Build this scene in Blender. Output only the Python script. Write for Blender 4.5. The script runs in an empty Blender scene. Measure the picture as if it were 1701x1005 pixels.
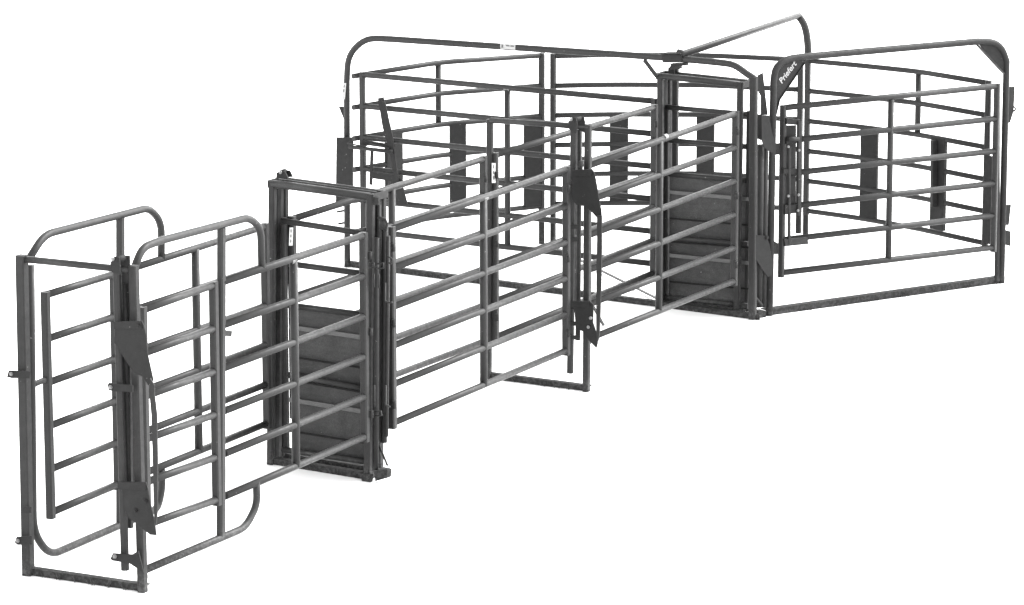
import bpy, bmesh, math, random
from mathutils import Vector, Matrix
random.seed(7)
V = Vector
sc = bpy.context.scene
COL = sc.collection

# ------------------------------------------------------------------ surveyed points of the yard (metres, z up)
D = {
 'e1l': [[-2.859,-3.15,0.0], [-2.848,-3.15,1.922]],
 'e1r': [[-2.149,-3.521,0.0], [-2.162,-3.521,1.928]],
 'e3l': [[-0.173,2.16,0.0], [-0.155,2.16,1.899]],
 'e3r': [[0.53,1.742,0.0], [0.538,1.742,1.92]],
 's1l': [[-1.591,-0.421,0.0], [-1.554,-0.421,1.895]],
 's1r': [[-0.937,-0.849,0.0], [-0.901,-0.849,1.882]],
 's2l': [[1.173,4.799,0.0], [1.162,4.799,1.852]],
 's2r': [[1.759,4.464,0.0], [1.768,4.464,1.833]],
 'wl': [[-1.37,6.449,0.0], [-1.35,6.449,1.556]],
 'wr': [[1.87,4.277,0.0], [1.858,4.277,1.898]],
 'wm': [[1.291,5.014,0.0], [1.288,5.014,1.869]],
 'rl': [[2.01,4.416,0.0], [2.021,4.416,1.774]],
 'rr': [[3.98,5.714,0.0], [3.986,5.714,1.777]],
 'warch': [[-1.357,6.441,1.232], [-1.359,6.442,1.557], [-1.342,6.431,1.734], [-1.275,6.386,1.85], [-1.163,6.311,1.924], [-0.982,6.189,1.94], [1.218,4.714,1.987], [1.603,4.456,1.985], [1.715,4.381,1.972], [1.805,4.321,1.919], [1.855,4.287,1.84]],
 'rarch': [[2.014,4.419,1.586], [2.021,4.423,1.844], [2.044,4.438,1.945], [2.131,4.495,2.002], [2.277,4.592,2.012], [3.729,5.549,2.0], [3.861,5.635,1.978], [3.936,5.685,1.918], [3.981,5.714,1.816], [3.992,5.722,1.581]],
 'wbase': [[-1.37,6.449,0.0], [1.924,4.241,-0.012]],
 'n1': [[-2.144,-3.258,1.617,0.333], [-1.783,-2.565,1.629,0.308], [-1.745,-2.492,1.629,0.308], [-1.35,-1.733,1.623,0.308], [-0.947,-0.958,1.631,0.315]],
 'n2': [[-0.78,-0.637,1.611,0.327], [-0.193,0.492,1.614,0.326], [0.383,1.599,1.63,0.33]],
 'n3': [[0.537,1.894,1.602,0.345], [1.089,2.956,1.614,0.343], [1.716,4.161,1.631,0.324]],
 'f1': [[-2.75,-2.879,1.631,0.309], [-2.411,-2.226,1.63,0.321], [-2.38,-2.167,1.63,0.322], [-1.983,-1.404,1.631,0.326], [-1.595,-0.659,1.636,0.334]],
 'f2': [[-1.437,-0.355,1.629,0.332], [-0.82,0.831,1.627,0.336], [-0.203,2.016,1.635,0.307]],
 'f3': [[-0.122,2.172,1.636,0.305], [0.47,3.31,1.63,0.304], [1.106,4.533,1.626,0.318]],
 'w': [[-1.226,6.313,1.631,0.33], [-0.035,5.589,1.61,0.343], [1.119,4.888,1.621,0.322]],
 'r': [[2.102,4.476,1.629,0.328], [2.988,5.006,1.615,0.336], [3.888,5.543,1.641,0.326]],
 't1': [[-1.311,6.319,1.615,0.319], [-0.617,7.051,1.627,0.313], [0.255,7.485,1.627,0.328]],
 't2': [[0.353,7.517,1.617,0.338], [0.873,7.6,1.615,0.333], [1.641,7.55,1.616,0.341], [2.44,7.254,1.62,0.34]],
 't3': [[2.494,7.159,1.623,0.342], [2.914,6.87,1.622,0.331], [3.358,6.492,1.624,0.312], [3.846,5.762,1.634,0.32]],
 'feet': [[0.256,7.474,0.0], [0.339,7.473,0.0], [2.495,7.942,0.0], [2.548,7.941,0.0]],
 'plate_t1_0': [-1.037,6.579,-0.911,6.712,1.098,0.484],
 'plate_t1_1': [-0.514,7.08,-0.388,7.143,1.101,0.421],
 'plate_t1_2': [0.112,7.391,0.246,7.458,1.104,0.334],
 'plate_t2_0': [0.845,7.575,0.995,7.599,1.099,0.341],
 'plate_t2_1': [1.581,7.551,1.723,7.498,1.097,0.33],
 'plate_t3_0': [2.921,6.841,3.049,6.753,1.094,0.334],
 'plate_t3_1': [3.455,6.31,3.549,6.17,1.115,0.344],
 'plate_t3_2': [3.827,5.754,3.881,5.674,1.05,0.326],
 'arch': [[1.291,4.665,2.033], [1.332,4.638,2.026], [2.407,7.159,2.005], [2.459,7.159,1.923], [2.486,7.159,1.801], [2.498,7.159,1.628], [2.483,7.159,0.144]],
 'n1_up': [[-2.181,-3.33,1.874], [-2.138,-3.247,1.982], [-2.061,-3.098,1.993], [-1.589,-2.191,1.971], [-1.528,-2.074,1.883], [-1.525,-2.068,1.625]],
 'n1_lo': [[-2.159,-3.287,0.066], [-1.633,-2.276,0.058], [-1.569,-2.154,0.171], [-1.571,-2.156,0.317]],
 'n1_B': [[-1.736,-2.473,1.957], [-1.766,-2.531,0.062]],
 'n1_pin': [[-1.738,-2.478,1.318], [-1.697,-2.399,1.297]],
 'f1_up': [[-2.826,-3.025,1.869], [-2.749,-2.876,1.992], [-2.223,-1.865,1.974], [-2.161,-1.747,1.862], [-2.165,-1.754,1.633]],
 'f1_lo': [[-2.815,-3.004,1.837], [-2.825,-3.022,1.119], [-2.837,-3.046,0.233], [-2.762,-2.902,0.05], [-2.21,-1.84,0.064], [-2.186,-1.794,0.18], [-2.184,-1.79,0.303]],
 'f1_B': [[-2.372,-2.151,1.962], [-2.405,-2.216,0.074]],
 'f1_link': [[-2.813,-3.0,1.121], [-2.764,-2.905,1.125]],
 'c1_pipe': [[-2.259,-3.52,1.928], [-2.248,-3.526,0.132]],
 'c1_pipe2': [[-2.206,-3.434,1.855], [-2.207,-3.434,0.638]],
 'c1_head': [[-2.285,-3.54,1.897], [-2.291,-3.537,1.953], [-2.268,-3.549,1.986], [-2.236,-3.566,1.989], [-2.234,-3.567,1.888]],
 'c1_up': [[-2.271,-3.57,1.615], [-2.107,-3.655,1.636], [-2.097,-3.661,1.613], [-2.084,-3.668,1.558], [-2.076,-3.672,1.44], [-2.056,-3.682,1.344], [-2.046,-3.687,1.296], [-2.076,-3.672,1.264], [-2.107,-3.655,1.31], [-2.165,-3.625,1.331], [-2.224,-3.594,1.416], [-2.252,-3.58,1.466], [-2.274,-3.569,1.488]],
 'c1_lo': [[-2.27,-3.57,0.672], [-2.102,-3.658,0.69], [-2.092,-3.663,0.653], [-2.079,-3.67,0.572], [-2.056,-3.682,0.465], [-2.047,-3.687,0.384], [-2.083,-3.668,0.382], [-2.13,-3.644,0.412], [-2.169,-3.623,0.442], [-2.216,-3.598,0.465], [-2.24,-3.586,0.533], [-2.246,-3.583,0.622]],
 'c1_strap': [[-2.061,-3.708,1.314], [-2.037,-3.72,1.275], [-2.038,-3.72,1.222], [-2.026,-3.726,1.1], [-2.027,-3.725,0.853], [-2.033,-3.722,0.557], [-2.043,-3.717,0.453], [-2.053,-3.712,0.473], [-2.056,-3.71,0.849], [-2.058,-3.709,1.096], [-2.067,-3.705,1.219]],
 'c1_bolts': [[-2.125,-3.652,1.611], [-2.107,-3.661,0.581], [-2.167,-3.63,0.516]],
 'c1_lug1': [[-2.324,-3.531,1.233], [-2.317,-3.535,1.248], [-2.171,-3.611,1.25], [-2.172,-3.61,1.211], [-2.285,-3.551,1.202], [-2.318,-3.534,1.205]],
 'c1_lug2': [[-2.33,-3.528,0.201], [-2.314,-3.536,0.236], [-2.197,-3.597,0.245], [-2.159,-3.617,0.272], [-2.129,-3.633,0.147], [-2.212,-3.589,0.189], [-2.319,-3.534,0.192]],
 'c1_lugl1': [[-2.949,-3.171,1.203], [-2.936,-3.178,1.244], [-2.805,-3.246,1.252], [-2.806,-3.246,1.212], [-2.919,-3.187,1.199]],
 'c1_lugl2': [[-2.928,-3.182,0.207], [-2.916,-3.188,0.242], [-2.821,-3.238,0.262], [-2.822,-3.237,0.211], [-2.91,-3.192,0.195]],
 'c1_lugl3': [[-2.877,-3.208,0.393], [-2.869,-3.213,0.431], [-2.82,-3.238,0.437], [-2.821,-3.238,0.401]],
 'c1_lb': [[-2.306,-3.546,1.225], [-2.303,-3.548,0.221]],
 'c1_lbl': [[-2.921,-3.191,1.226], [-2.908,-3.198,0.222]],
 'c1_st': [[-2.855,-3.152,1.504], [-2.833,-3.164,1.507], [-2.829,-3.166,1.374], [-2.852,-3.154,1.365]],
 'c3_pipe': [[0.436,1.739,1.89], [0.414,1.753,0.13]],
 'c3_pipe2': [[0.48,1.829,1.876], [0.47,1.835,0.354]],
 'c3_pin': [[0.487,1.709,1.668], [0.483,1.711,1.594]],
 'c3_head': [[0.406,1.722,1.893], [0.398,1.727,1.944], [0.419,1.715,1.976], [0.452,1.695,1.979], [0.461,1.69,1.941], [0.456,1.692,1.868]],
 'c3_up': [[0.431,1.684,1.612], [0.565,1.604,1.629], [0.582,1.594,1.601], [0.603,1.581,1.488], [0.612,1.576,1.428], [0.629,1.566,1.344], [0.633,1.564,1.276], [0.608,1.578,1.278], [0.57,1.601,1.317], [0.516,1.633,1.367], [0.457,1.669,1.365], [0.423,1.689,1.405], [0.423,1.689,1.534]],
 'c3_lo': [[0.412,1.695,0.667], [0.551,1.612,0.684], [0.576,1.597,0.661], [0.573,1.6,0.53], [0.602,1.582,0.446], [0.607,1.579,0.386], [0.598,1.584,0.35], [0.552,1.612,0.392], [0.501,1.642,0.46], [0.455,1.67,0.472], [0.446,1.675,0.584], [0.433,1.683,0.626]],
 'c3_strap': [[0.599,1.555,1.308], [0.632,1.535,1.311], [0.633,1.535,1.131], [0.63,1.536,0.829], [0.622,1.541,0.568], [0.618,1.543,0.455], [0.61,1.548,0.406], [0.597,1.556,0.452], [0.596,1.556,0.825], [0.6,1.554,1.127]],
 'c3_bolts': [[0.543,1.611,0.497], [0.56,1.601,0.564]],
 'c3_stub': [[0.573,1.646,0.642], [0.649,1.6,0.508]],
 'c3_lugs': [[0.369,1.733,1.479], [0.386,1.723,1.485], [0.402,1.713,1.422], [0.369,1.733,1.423]],
 'e3_top': [[-0.151,2.147,1.893], [0.546,1.732,1.909]],
 'g1_r0': [[-1.492,-0.402,1.626], [-0.945,-0.76,1.607]],
 'g1_r1': [[-1.455,-0.426,1.347], [-0.948,-0.758,1.343]],
 'g1_r2': [[-1.458,-0.424,1.07], [-0.95,-0.756,1.073]],
 'g1_b1': [[-1.459,-0.448,0.93], [-0.951,-0.78,0.927]],
 'g1_c1': [[-1.461,-0.446,0.732], [-0.952,-0.779,0.724]],
 'g1_r3': [[-1.462,-0.457,0.61], [-0.953,-0.79,0.595]],
 'g1_b2': [[-1.465,-0.443,0.441], [-0.955,-0.777,0.436]],
 'g1_c2': [[-1.468,-0.442,0.229], [-0.957,-0.776,0.227]],
 'g1_r4': [[-1.51,-0.426,0.099], [-0.933,-0.803,0.109]],
 'g2_r0': [[1.217,4.854,1.578], [1.833,4.502,1.574]],
 'g2_r1': [[1.237,4.842,1.317], [1.823,4.508,1.318]],
 'g2_r2': [[1.239,4.841,1.049], [1.825,4.506,1.053]],
 'g2_b1': [[1.239,4.818,0.909], [1.839,4.476,0.911]],
 'g2_c1': [[1.241,4.818,0.698], [1.841,4.474,0.706]],
 'g2_r3': [[1.241,4.806,0.545], [1.842,4.462,0.561]],
 'g2_b2': [[1.243,4.816,0.403], [1.844,4.473,0.406]],
 'g2_c2': [[1.244,4.816,0.191], [1.846,4.471,0.2]],
 'g2_r4': [[1.216,4.82,0.064], [1.847,4.459,0.068]],
 's1_plate': [[-0.877,-0.888,1.9], [-0.877,-0.888,1.853]],
 's1_head': [[-1.531,-0.4,1.908], [-1.527,-0.403,1.944], [-1.502,-0.419,1.958], [-1.47,-0.441,1.958], [-1.45,-0.453,1.917]],
 's1_tube1': [[-0.853,-0.808,1.804], [-0.867,-0.799,0.096]],
 's1_brace': [[-0.865,-0.824,0.231], [-0.807,-0.862,0.096]],
 's1_cyl': [[-0.824,-0.899,1.738], [-0.824,-0.898,1.66]],
 's1_st': [[-1.447,-0.443,1.589], [-1.426,-0.402,1.582], [-1.43,-0.411,1.464], [-1.452,-0.452,1.471]],
 'w_clamp': [[1.191,4.732,2.022], [1.336,4.635,2.036]],
 'w_brace': [[1.035,4.837,1.956], [1.132,4.772,1.833]],
 'w_wide': [[-1.448,6.442,1.091], [-1.305,6.346,1.106], [-1.315,6.353,0.566], [-1.459,6.449,0.549]],
 'w_tab': [[-1.428,6.488,1.34], [-1.361,6.444,1.347], [-1.362,6.444,1.236], [-1.383,6.458,1.234]],
 'w_hooks': [[-1.453,6.505,0.453], [-1.365,6.446,0.479], [-1.443,6.499,0.353], [-1.366,6.447,0.377]],
 'w_st1': [[-0.091,5.561,1.989], [0.029,5.48,1.989], [0.029,5.48,1.946], [-0.091,5.561,1.945]],
 'w_st2': [[-1.388,6.413,1.546], [-1.362,6.396,1.549], [-1.374,6.404,1.413], [-1.399,6.421,1.41]],
 'wl_lever': [[-1.092,6.15,1.46], [-1.047,6.122,1.474], [-0.974,6.078,1.163], [-0.932,6.052,0.843], [-0.912,6.04,0.735], [-0.947,6.062,0.732], [-1.0,6.094,1.036], [-1.054,6.127,1.22]],
 'wl_grip': [[-1.062,6.108,1.442], [-1.032,6.09,1.434], [-1.007,6.075,1.312], [-1.033,6.09,1.3]],
 'wl_rod1': [[-1.352,6.273,1.067], [-1.21,6.186,1.056], [-1.155,6.153,1.081], [-1.004,6.061,1.061]],
 'wl_rod2': [[-1.338,6.276,1.037], [-0.975,6.055,1.032]],
 'wl_flat1': [[-1.217,6.249,1.096], [-0.961,6.093,1.081], [-0.961,6.093,1.051], [-1.218,6.249,1.061]],
 'wl_flat2': [[-1.144,6.204,0.848], [-0.927,6.073,0.835], [-0.928,6.073,0.78], [-1.144,6.205,0.788]],
 'wl_vert': [[-1.147,6.207,1.018], [-1.16,6.214,0.731]],
 'k_blade': [[1.896,4.364,1.899], [1.934,4.39,1.914], [1.951,4.401,1.777], [1.977,4.418,1.582], [1.924,4.383,1.587], [1.922,4.382,1.733], [1.892,4.362,1.792]],
 'k_up': [[1.917,4.283,1.602], [1.98,4.324,1.591], [2.011,4.345,1.438], [2.036,4.361,1.374], [2.042,4.365,1.326], [2.013,4.346,1.296], [1.979,4.323,1.319], [1.94,4.298,1.351], [1.924,4.287,1.419]],
 'k_back': [[1.888,4.335,1.599], [1.922,4.358,1.596], [1.925,4.359,1.393], [1.895,4.34,1.411]],
 'k_lo': [[1.865,4.248,0.672], [1.972,4.319,0.649], [1.998,4.336,0.575], [2.029,4.357,0.404], [2.025,4.354,0.333], [1.986,4.328,0.324], [1.932,4.292,0.402], [1.897,4.269,0.464], [1.863,4.247,0.473]],
 'k_t1': [[1.927,4.361,1.36], [1.923,4.358,0.079]],
 'k_t2': [[1.964,4.385,1.333], [1.962,4.384,0.074]],
 'k_diag': [[1.863,4.283,0.204], [1.947,4.339,0.093]],
 'k_hinge': [[1.891,4.338,0.059], [1.955,4.38,0.051], [1.961,4.383,-0.017], [1.887,4.335,-0.012]],
 'r_lug': [[2.027,4.427,0.596], [2.071,4.456,0.566], [2.072,4.457,0.48], [2.033,4.431,0.485]],
 'r_lug2': [[2.042,4.437,1.357], [2.076,4.459,1.354], [2.077,4.46,1.264], [2.043,4.437,1.267]],
 'r_gusl': [[2.022,4.424,1.75], [2.035,4.432,1.922], [2.136,4.499,1.992], [2.287,4.599,2.002], [2.268,4.586,1.966], [2.067,4.453,1.698], [2.034,4.432,1.561]],
 'r_gusr': [[3.724,5.545,1.99], [3.866,5.639,1.973], [3.936,5.685,1.908], [3.97,5.707,1.812], [3.962,5.702,1.711], [3.957,5.698,1.721]],
 'r_text': [[2.085,4.465,1.819], [2.205,4.544,1.962]],
 'r_br': [[4.012,5.735,1.613], [4.049,5.76,1.609], [4.05,5.76,1.585], [4.018,5.739,1.588]],
 'r_tabs': [[3.975,5.711,1.612], [4.055,5.763,1.604], [4.05,5.76,1.403], [4.02,5.74,1.313], [3.983,5.716,1.317]],
 'r_tab2': [[3.968,5.706,0.648], [4.048,5.759,0.638], [4.032,5.748,0.472], [3.973,5.709,0.479]],
 'r_tab3': [[3.974,5.71,0.444], [4.049,5.759,0.42], [4.052,5.761,0.295], [3.977,5.712,0.324]],
 'r_ring': [[4.049,5.759,1.423]],
 'r_u': [[3.881,5.539,1.642], [3.909,5.556,0.319]],
 'r_ul': [[2.102,4.476,1.624], [2.094,4.471,0.315]],
 'rg_bar1': [[2.23,4.494,1.522], [2.236,4.498,0.778]],
 'rg_bar2': [[2.151,4.459,1.33], [2.161,4.465,0.56]],
 'rg_plate1': [[2.12,4.452,1.553], [2.242,4.524,1.527], [2.242,4.525,1.485], [2.12,4.452,1.506]],
 'rg_plate2': [[2.122,4.453,1.402], [2.209,4.505,1.393], [2.21,4.506,1.351], [2.122,4.453,1.35]],
 'rg_plate3': [[2.1,4.44,1.158], [2.213,4.507,1.147], [2.213,4.508,1.109], [2.101,4.44,1.12]],
 'rg_plate4': [[2.114,4.448,0.872], [2.251,4.53,0.858], [2.252,4.531,0.8], [2.115,4.449,0.796]],
 'rg_foot': [[2.113,4.447,0.601], [2.304,4.562,0.594], [2.31,4.565,0.541], [2.123,4.454,0.543]],
 'rg_bolts': [[2.153,4.419,0.944], [2.236,4.469,0.944], [2.233,4.467,0.821], [2.236,4.469,1.295], [2.148,4.416,1.332]],
 'rg_rect': [[2.168,4.492,0.941], [2.207,4.515,0.936], [2.208,4.516,0.87], [2.168,4.492,0.874]],
 'rod': [[0.347,7.254,0.02], [1.148,5.013,0.02]],
 'st_n1': [-1.359,-1.749,1.62],
 'st_n2': [-0.188,0.502,1.617],
 'st_n3': [1.128,3.03,1.629],
 'st_w': [-0.034,5.589,1.62],
 'st_f3': [[-0.143,2.09,1.593], [-0.117,2.139,1.585], [-0.117,2.138,1.441], [-0.143,2.089,1.449]],
 'st_sw': [[0.711,5.054,1.922]],
 'ends_s3': [[2.444,7.254,0.127], [2.483,7.159,0.144]],
 'archtop': [[2.498,7.159,1.628], [2.486,7.159,1.801], [2.459,7.159,1.923], [2.407,7.159,2.005]],
 'cam': [[0.0,-25.393,6.142]],
 'al': [0.462,0.887,0.0],
 'nn': [0.887,-0.462,0.0],
 'r_pivot': [[3.907,5.666,1.608], [3.942,5.689,0.02]],
 't3_box': [[3.465,6.241,1.091], [3.475,6.227,0.541]],
 's1_tubeb': [[-0.812,-0.811,1.679], [-0.831,-0.799,0.237]],
 's1_tubec': [[-0.863,-0.897,1.605], [-0.88,-0.886,0.077]],
 's1_tubed': [[-0.791,-0.873,1.612], [-0.813,-0.858,0.291]],
 's1_foot': [[-0.88,-0.898,0.076], [-0.792,-0.955,0.098], [-0.796,-0.953,0.042], [-0.872,-0.903,0.009]],
 's1_footl': [[-0.971,-0.862,0.04], [-0.907,-0.904,0.05], [-0.911,-0.901,-0.003], [-0.967,-0.865,-0.008]],
 'c1_chan': [[-2.207,-3.491,1.908], [-2.226,-3.481,0.376]],
 'w_low': [[-0.988,6.098,0.786], [-0.907,6.049,0.814], [-0.849,6.013,0.595], [-0.999,6.105,0.584]],
 'rg_back': [[2.114,4.495,1.489], [2.207,4.55,1.481], [2.211,4.553,0.796], [2.118,4.497,0.787]],
 'clip0': [[-0.921,-0.925,1.442], [-0.882,-0.95,1.451], [-0.878,-0.953,1.424], [-0.922,-0.924,1.414]],
 'clip1': [[-0.866,-0.961,1.449], [-0.819,-0.992,1.458], [-0.819,-0.991,1.427], [-0.867,-0.96,1.417]],
 'clip2': [[-0.942,-0.911,0.463], [-0.902,-0.937,0.473], [-0.902,-0.937,0.449], [-0.942,-0.911,0.439]],
 'clip3': [[-0.886,-0.948,0.476], [-0.843,-0.976,0.486], [-0.839,-0.979,0.459], [-0.883,-0.95,0.448]],
 'clip4': [[-0.791,-1.01,1.505], [-0.76,-1.03,1.493], [-0.768,-1.025,1.461], [-0.792,-1.01,1.466]],
 'clip5': [[-0.808,-0.999,1.331], [-0.809,-0.998,1.213], [-0.786,-1.013,1.204], [-0.762,-1.029,1.211]],
 'clip6': [[-0.883,-0.95,1.38], [-0.883,-0.95,1.294]],
 'clip7': [[-0.851,-0.971,1.384], [-0.852,-0.97,1.294]],
 'clip8': [[-0.885,-0.949,0.65], [-0.886,-0.948,0.511]],
 'clip9': [[-0.81,-0.998,0.661], [-0.811,-0.997,0.534], [-0.783,-1.015,0.523]],
 's1_hook': [[-0.854,-0.903,1.739], [-0.807,-0.934,1.729], [-0.796,-0.941,1.703], [-0.808,-0.933,1.651]],
}
SKY = 0.13; EXPO = 3.35; SUN = 0.65

AL = V(D['al']).normalized()            # direction of the alley, away from the camera
NN = V(D['nn']).normalized()            # across the alley, towards its near side
UP = V((0, 0, 1))
def P(key, i=None):
    v = D[key]
    return V(v) if i is None else V(v[i])

# ------------------------------------------------------------------ materials
def paint(name, base, rough=.42, dirt=True, grain=.10, spec=.5, scuff=False):
    m = bpy.data.materials.new(name); m.use_nodes = True
    nt = m.node_tree; N = nt.nodes; L = nt.links; b = N['Principled BSDF']
    geo = N.new('ShaderNodeNewGeometry')
    def noise(scale, detail=3, rg=.5):
        n = N.new('ShaderNodeTexNoise'); n.inputs['Scale'].default_value = scale
        n.inputs['Detail'].default_value = detail; n.inputs['Roughness'].default_value = rg
        L.new(geo.outputs['Position'], n.inputs['Vector']); return n.outputs['Fac']
    def mr(src, a, b_, c, d):
        n = N.new('ShaderNodeMapRange'); L.new(src, n.inputs['Value'])
        n.inputs['From Min'].default_value = a; n.inputs['From Max'].default_value = b_
        n.inputs['To Min'].default_value = c; n.inputs['To Max'].default_value = d; return n.outputs['Result']
    def mul(a, b_):
        n = N.new('ShaderNodeMath'); n.operation = 'MULTIPLY'; L.new(a, n.inputs[0])
        if hasattr(b_, 'links'): L.new(b_, n.inputs[1])
        else: n.inputs[1].default_value = b_
        return n.outputs[0]
    broad = mr(noise(2.3, 4), .3, .7, .86, 1.16)
    fine = mr(noise(170, 2, .8), .3, .7, 1 - grain * 1.6, 1 + grain * 1.6)
    val = mul(mul(broad, fine), base)
    if scuff:                                           # hoof scuffs and dried splashes: stretched streaks
        mpn = N.new('ShaderNodeMapping'); mpn.inputs['Scale'].default_value = (3, 3, 14); L.new(geo.outputs['Position'], mpn.inputs['Vector'])
        st = N.new('ShaderNodeTexNoise'); st.inputs['Scale'].default_value = 1.6; st.inputs['Detail'].default_value = 6; st.inputs['Roughness'].default_value = .7
        L.new(mpn.outputs[0], st.inputs['Vector']); val = mul(val, mr(st.outputs['Fac'], .35, .68, .86, 1.25))
        val = mul(val, mr(noise(5.5, 5, .7), .38, .66, .88, 1.15))
    if dirt:                                            # dried mud specks on what lies on the ground, small chips higher up
        sep = N.new('ShaderNodeSeparateXYZ'); L.new(geo.outputs['Position'], sep.inputs[0])
        low = mr(sep.outputs['Z'], .02, .14, 1, 0)
        spots = mr(noise(38, 5, .75), .46, .58, 0, 1)
        mud = mul(low, spots)
        mix = N.new('ShaderNodeMix'); mix.data_type = 'FLOAT'
        L.new(mul(mud, .9), mix.inputs[0]); L.new(val, mix.inputs[2]); mix.inputs[3].default_value = base * 3.2
        val = mix.outputs[0]
        chips = mr(noise(48, 2, .5), .745, .77, 0, .55)
        mix2 = N.new('ShaderNodeMix'); mix2.data_type = 'FLOAT'
        L.new(chips, mix2.inputs[0]); L.new(val, mix2.inputs[2]); mix2.inputs[3].default_value = .16
        val = mix2.outputs[0]
    cmb = N.new('ShaderNodeCombineColor')
    for i in range(3): L.new(val, cmb.inputs[i])
    L.new(cmb.outputs[0], b.inputs['Base Color'])
    L.new(mr(noise(26, 3), .3, .7, rough - .08, rough + .10), b.inputs['Roughness'])
    b.inputs['Specular IOR Level'].default_value = spec
    b.inputs['Metallic'].default_value = 0
    bp = N.new('ShaderNodeBump'); bp.inputs['Strength'].default_value = .12; bp.inputs['Distance'].default_value = .002
    L.new(noise(240, 2, .7), bp.inputs['Height']); L.new(bp.outputs[0], b.inputs['Normal'])
    return m
STEEL = paint('grey_enamel_steel', .0170, rough=.46, spec=.13, grain=.13)
POST = paint('grey_enamel_post', .0140, rough=.6, spec=.14)
PLATE = paint('grey_enamel_plate', .0125, rough=.65, spec=.10)
SHEET = paint('grey_gate_sheet', .0250, rough=.65, grain=.25, spec=.2, scuff=True)
BARM = paint('worn_flat_bar', .035, rough=.55, dirt=False)
BASEM = paint('muddy_base_steel', .0115, rough=.8, spec=.15, grain=.2)
TRACK_SHADE = paint('greasy_track_painted_shade', .005, rough=.8, dirt=False, grain=.5, spec=.15)  # also colours the painted shade bars on the slide gate sheets
ZINC = paint('zinc_bolt', .12, rough=.35, dirt=False)
STICK = paint('white_sticker', .22, rough=.5, dirt=False, grain=.05)
BANDM = paint('worn_sticker', .075, rough=.5, dirt=False, grain=.2)
INK = paint('sticker_ink', .04, rough=.6, dirt=False)
LOGO = paint('white_logo_paint', .20, rough=.5, dirt=False, grain=.05)

# ------------------------------------------------------------------ mesh helpers
def frame_of(d):
    d = d.normalized()
    a = UP if abs(d.z) < .9 else V((0, 1, 0))
    s = d.cross(a).normalized(); u = s.cross(d).normalized()
    return s, u
def catmull(pts, n=5):
    out = []
    for i in range(len(pts) - 1):
        p0 = pts[max(i-1, 0)]; p1 = pts[i]; p2 = pts[i+1]; p3 = pts[min(i+2, len(pts)-1)]
        for k in range(n):
            t = k / n
            out.append(.5*((2*p1)+(p2-p0)*t+(2*p0-5*p1+4*p2-p3)*t*t+(3*p1-p0-3*p2+p3)*t*t*t))
    out.append(pts[-1]); return out
def fillet(pts, r, n=6):
    """round every inner corner of a polyline with radius-like distance r"""
    out = [pts[0]]
    for i in range(1, len(pts)-1):
        a, b, c = pts[i-1], pts[i], pts[i+1]
        d1 = (a-b); d2 = (c-b); k = min(r, d1.length*.45, d2.length*.45)
        p = b + d1.normalized()*k; q = b + d2.normalized()*k
        for j in range(n+1):
            t = j/n; out.append(p*(1-t)**2 + b*2*t*(1-t) + q*t*t)
    out.append(pts[-1]); return out
def add_sweep(bm, pts, prof, smooth=True, mat=0):
    """sweep a closed 2-D profile [(side, up)] along pts with parallel transport, capped"""
    pts = [V(p) for p in pts]; rings = []
    s, u = frame_of(pts[1]-pts[0])
    for i, p in enumerate(pts):
        if i == 0: t = (pts[1]-pts[0]).normalized()
        elif i == len(pts)-1: t = (pts[-1]-pts[-2]).normalized()
        else: t = ((pts[i]-pts[i-1]).normalized()+(pts[i+1]-pts[i]).normalized()).normalized()
        s = (s - t*s.dot(t)).normalized(); u = s.cross(t).normalized()
        rings.append([bm.verts.new(p + s*a + u*b) for a, b in prof])
    n = len(prof)
    for r0, r1 in zip(rings, rings[1:]):
        for k in range(n):
            f = bm.faces.new((r0[k], r0[(k+1) % n], r1[(k+1) % n], r1[k])); f.smooth = smooth; f.material_index = mat
    for r in (list(reversed(rings[0])), rings[-1]):
        f = bm.faces.new(r); f.material_index = mat
def circ(r, n=14): return [(r*math.cos(2*math.pi*k/n), r*math.sin(2*math.pi*k/n)) for k in range(n)]
def rbox(w, h, c=.006):
    w /= 2; h /= 2; c = min(c, w*.45, h*.45)
    return [(w-c, -h), (w, -h+c), (w, h-c), (w-c, h), (-w+c, h), (-w, h-c), (-w, -h+c), (-w+c, -h)]
def add_tube(bm, pts, r, n=14): add_sweep(bm, pts, circ(r, n))
def add_rail(bm, pts, r):
    """round rail with a flattened, welded end at either side"""
    add_sweep(bm, pts, circ(r, 16))
def add_bar(bm, a, b, w, h, side=None, c=.005):
    """straight bevelled box bar: w across, h along `side`x dir"""
    a, b = V(a), V(b); t = (b-a).normalized()
    if side is None: s, u = frame_of(t)
    else:
        s = (V(side) - t*V(side).dot(t)).normalized(); u = s.cross(t).normalized()
    prof = rbox(w, h, c)
    r0 = [bm.verts.new(a + s*x + u*y) for x, y in prof]; r1 = [bm.verts.new(b + s*x + u*y) for x, y in prof]
    n = len(prof)
    for k in range(n): bm.faces.new((r0[k], r0[(k+1) % n], r1[(k+1) % n], r1[k]))
    bm.faces.new(list(reversed(r0))); bm.faces.new(r1)
def add_profile(bm, a, b, prof, side):
    a, b = V(a), V(b); t = (b-a).normalized()
    s = (V(side) - t*V(side).dot(t)).normalized(); u = s.cross(t).normalized()
    r0 = [bm.verts.new(a + s*x + u*y) for x, y in prof]; r1 = [bm.verts.new(b + s*x + u*y) for x, y in prof]
    n = len(prof)
    for k in range(n): bm.faces.new((r0[k], r0[(k+1) % n], r1[(k+1) % n], r1[k]))
    bm.faces.new(list(reversed(r0))); bm.faces.new(r1)
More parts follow.
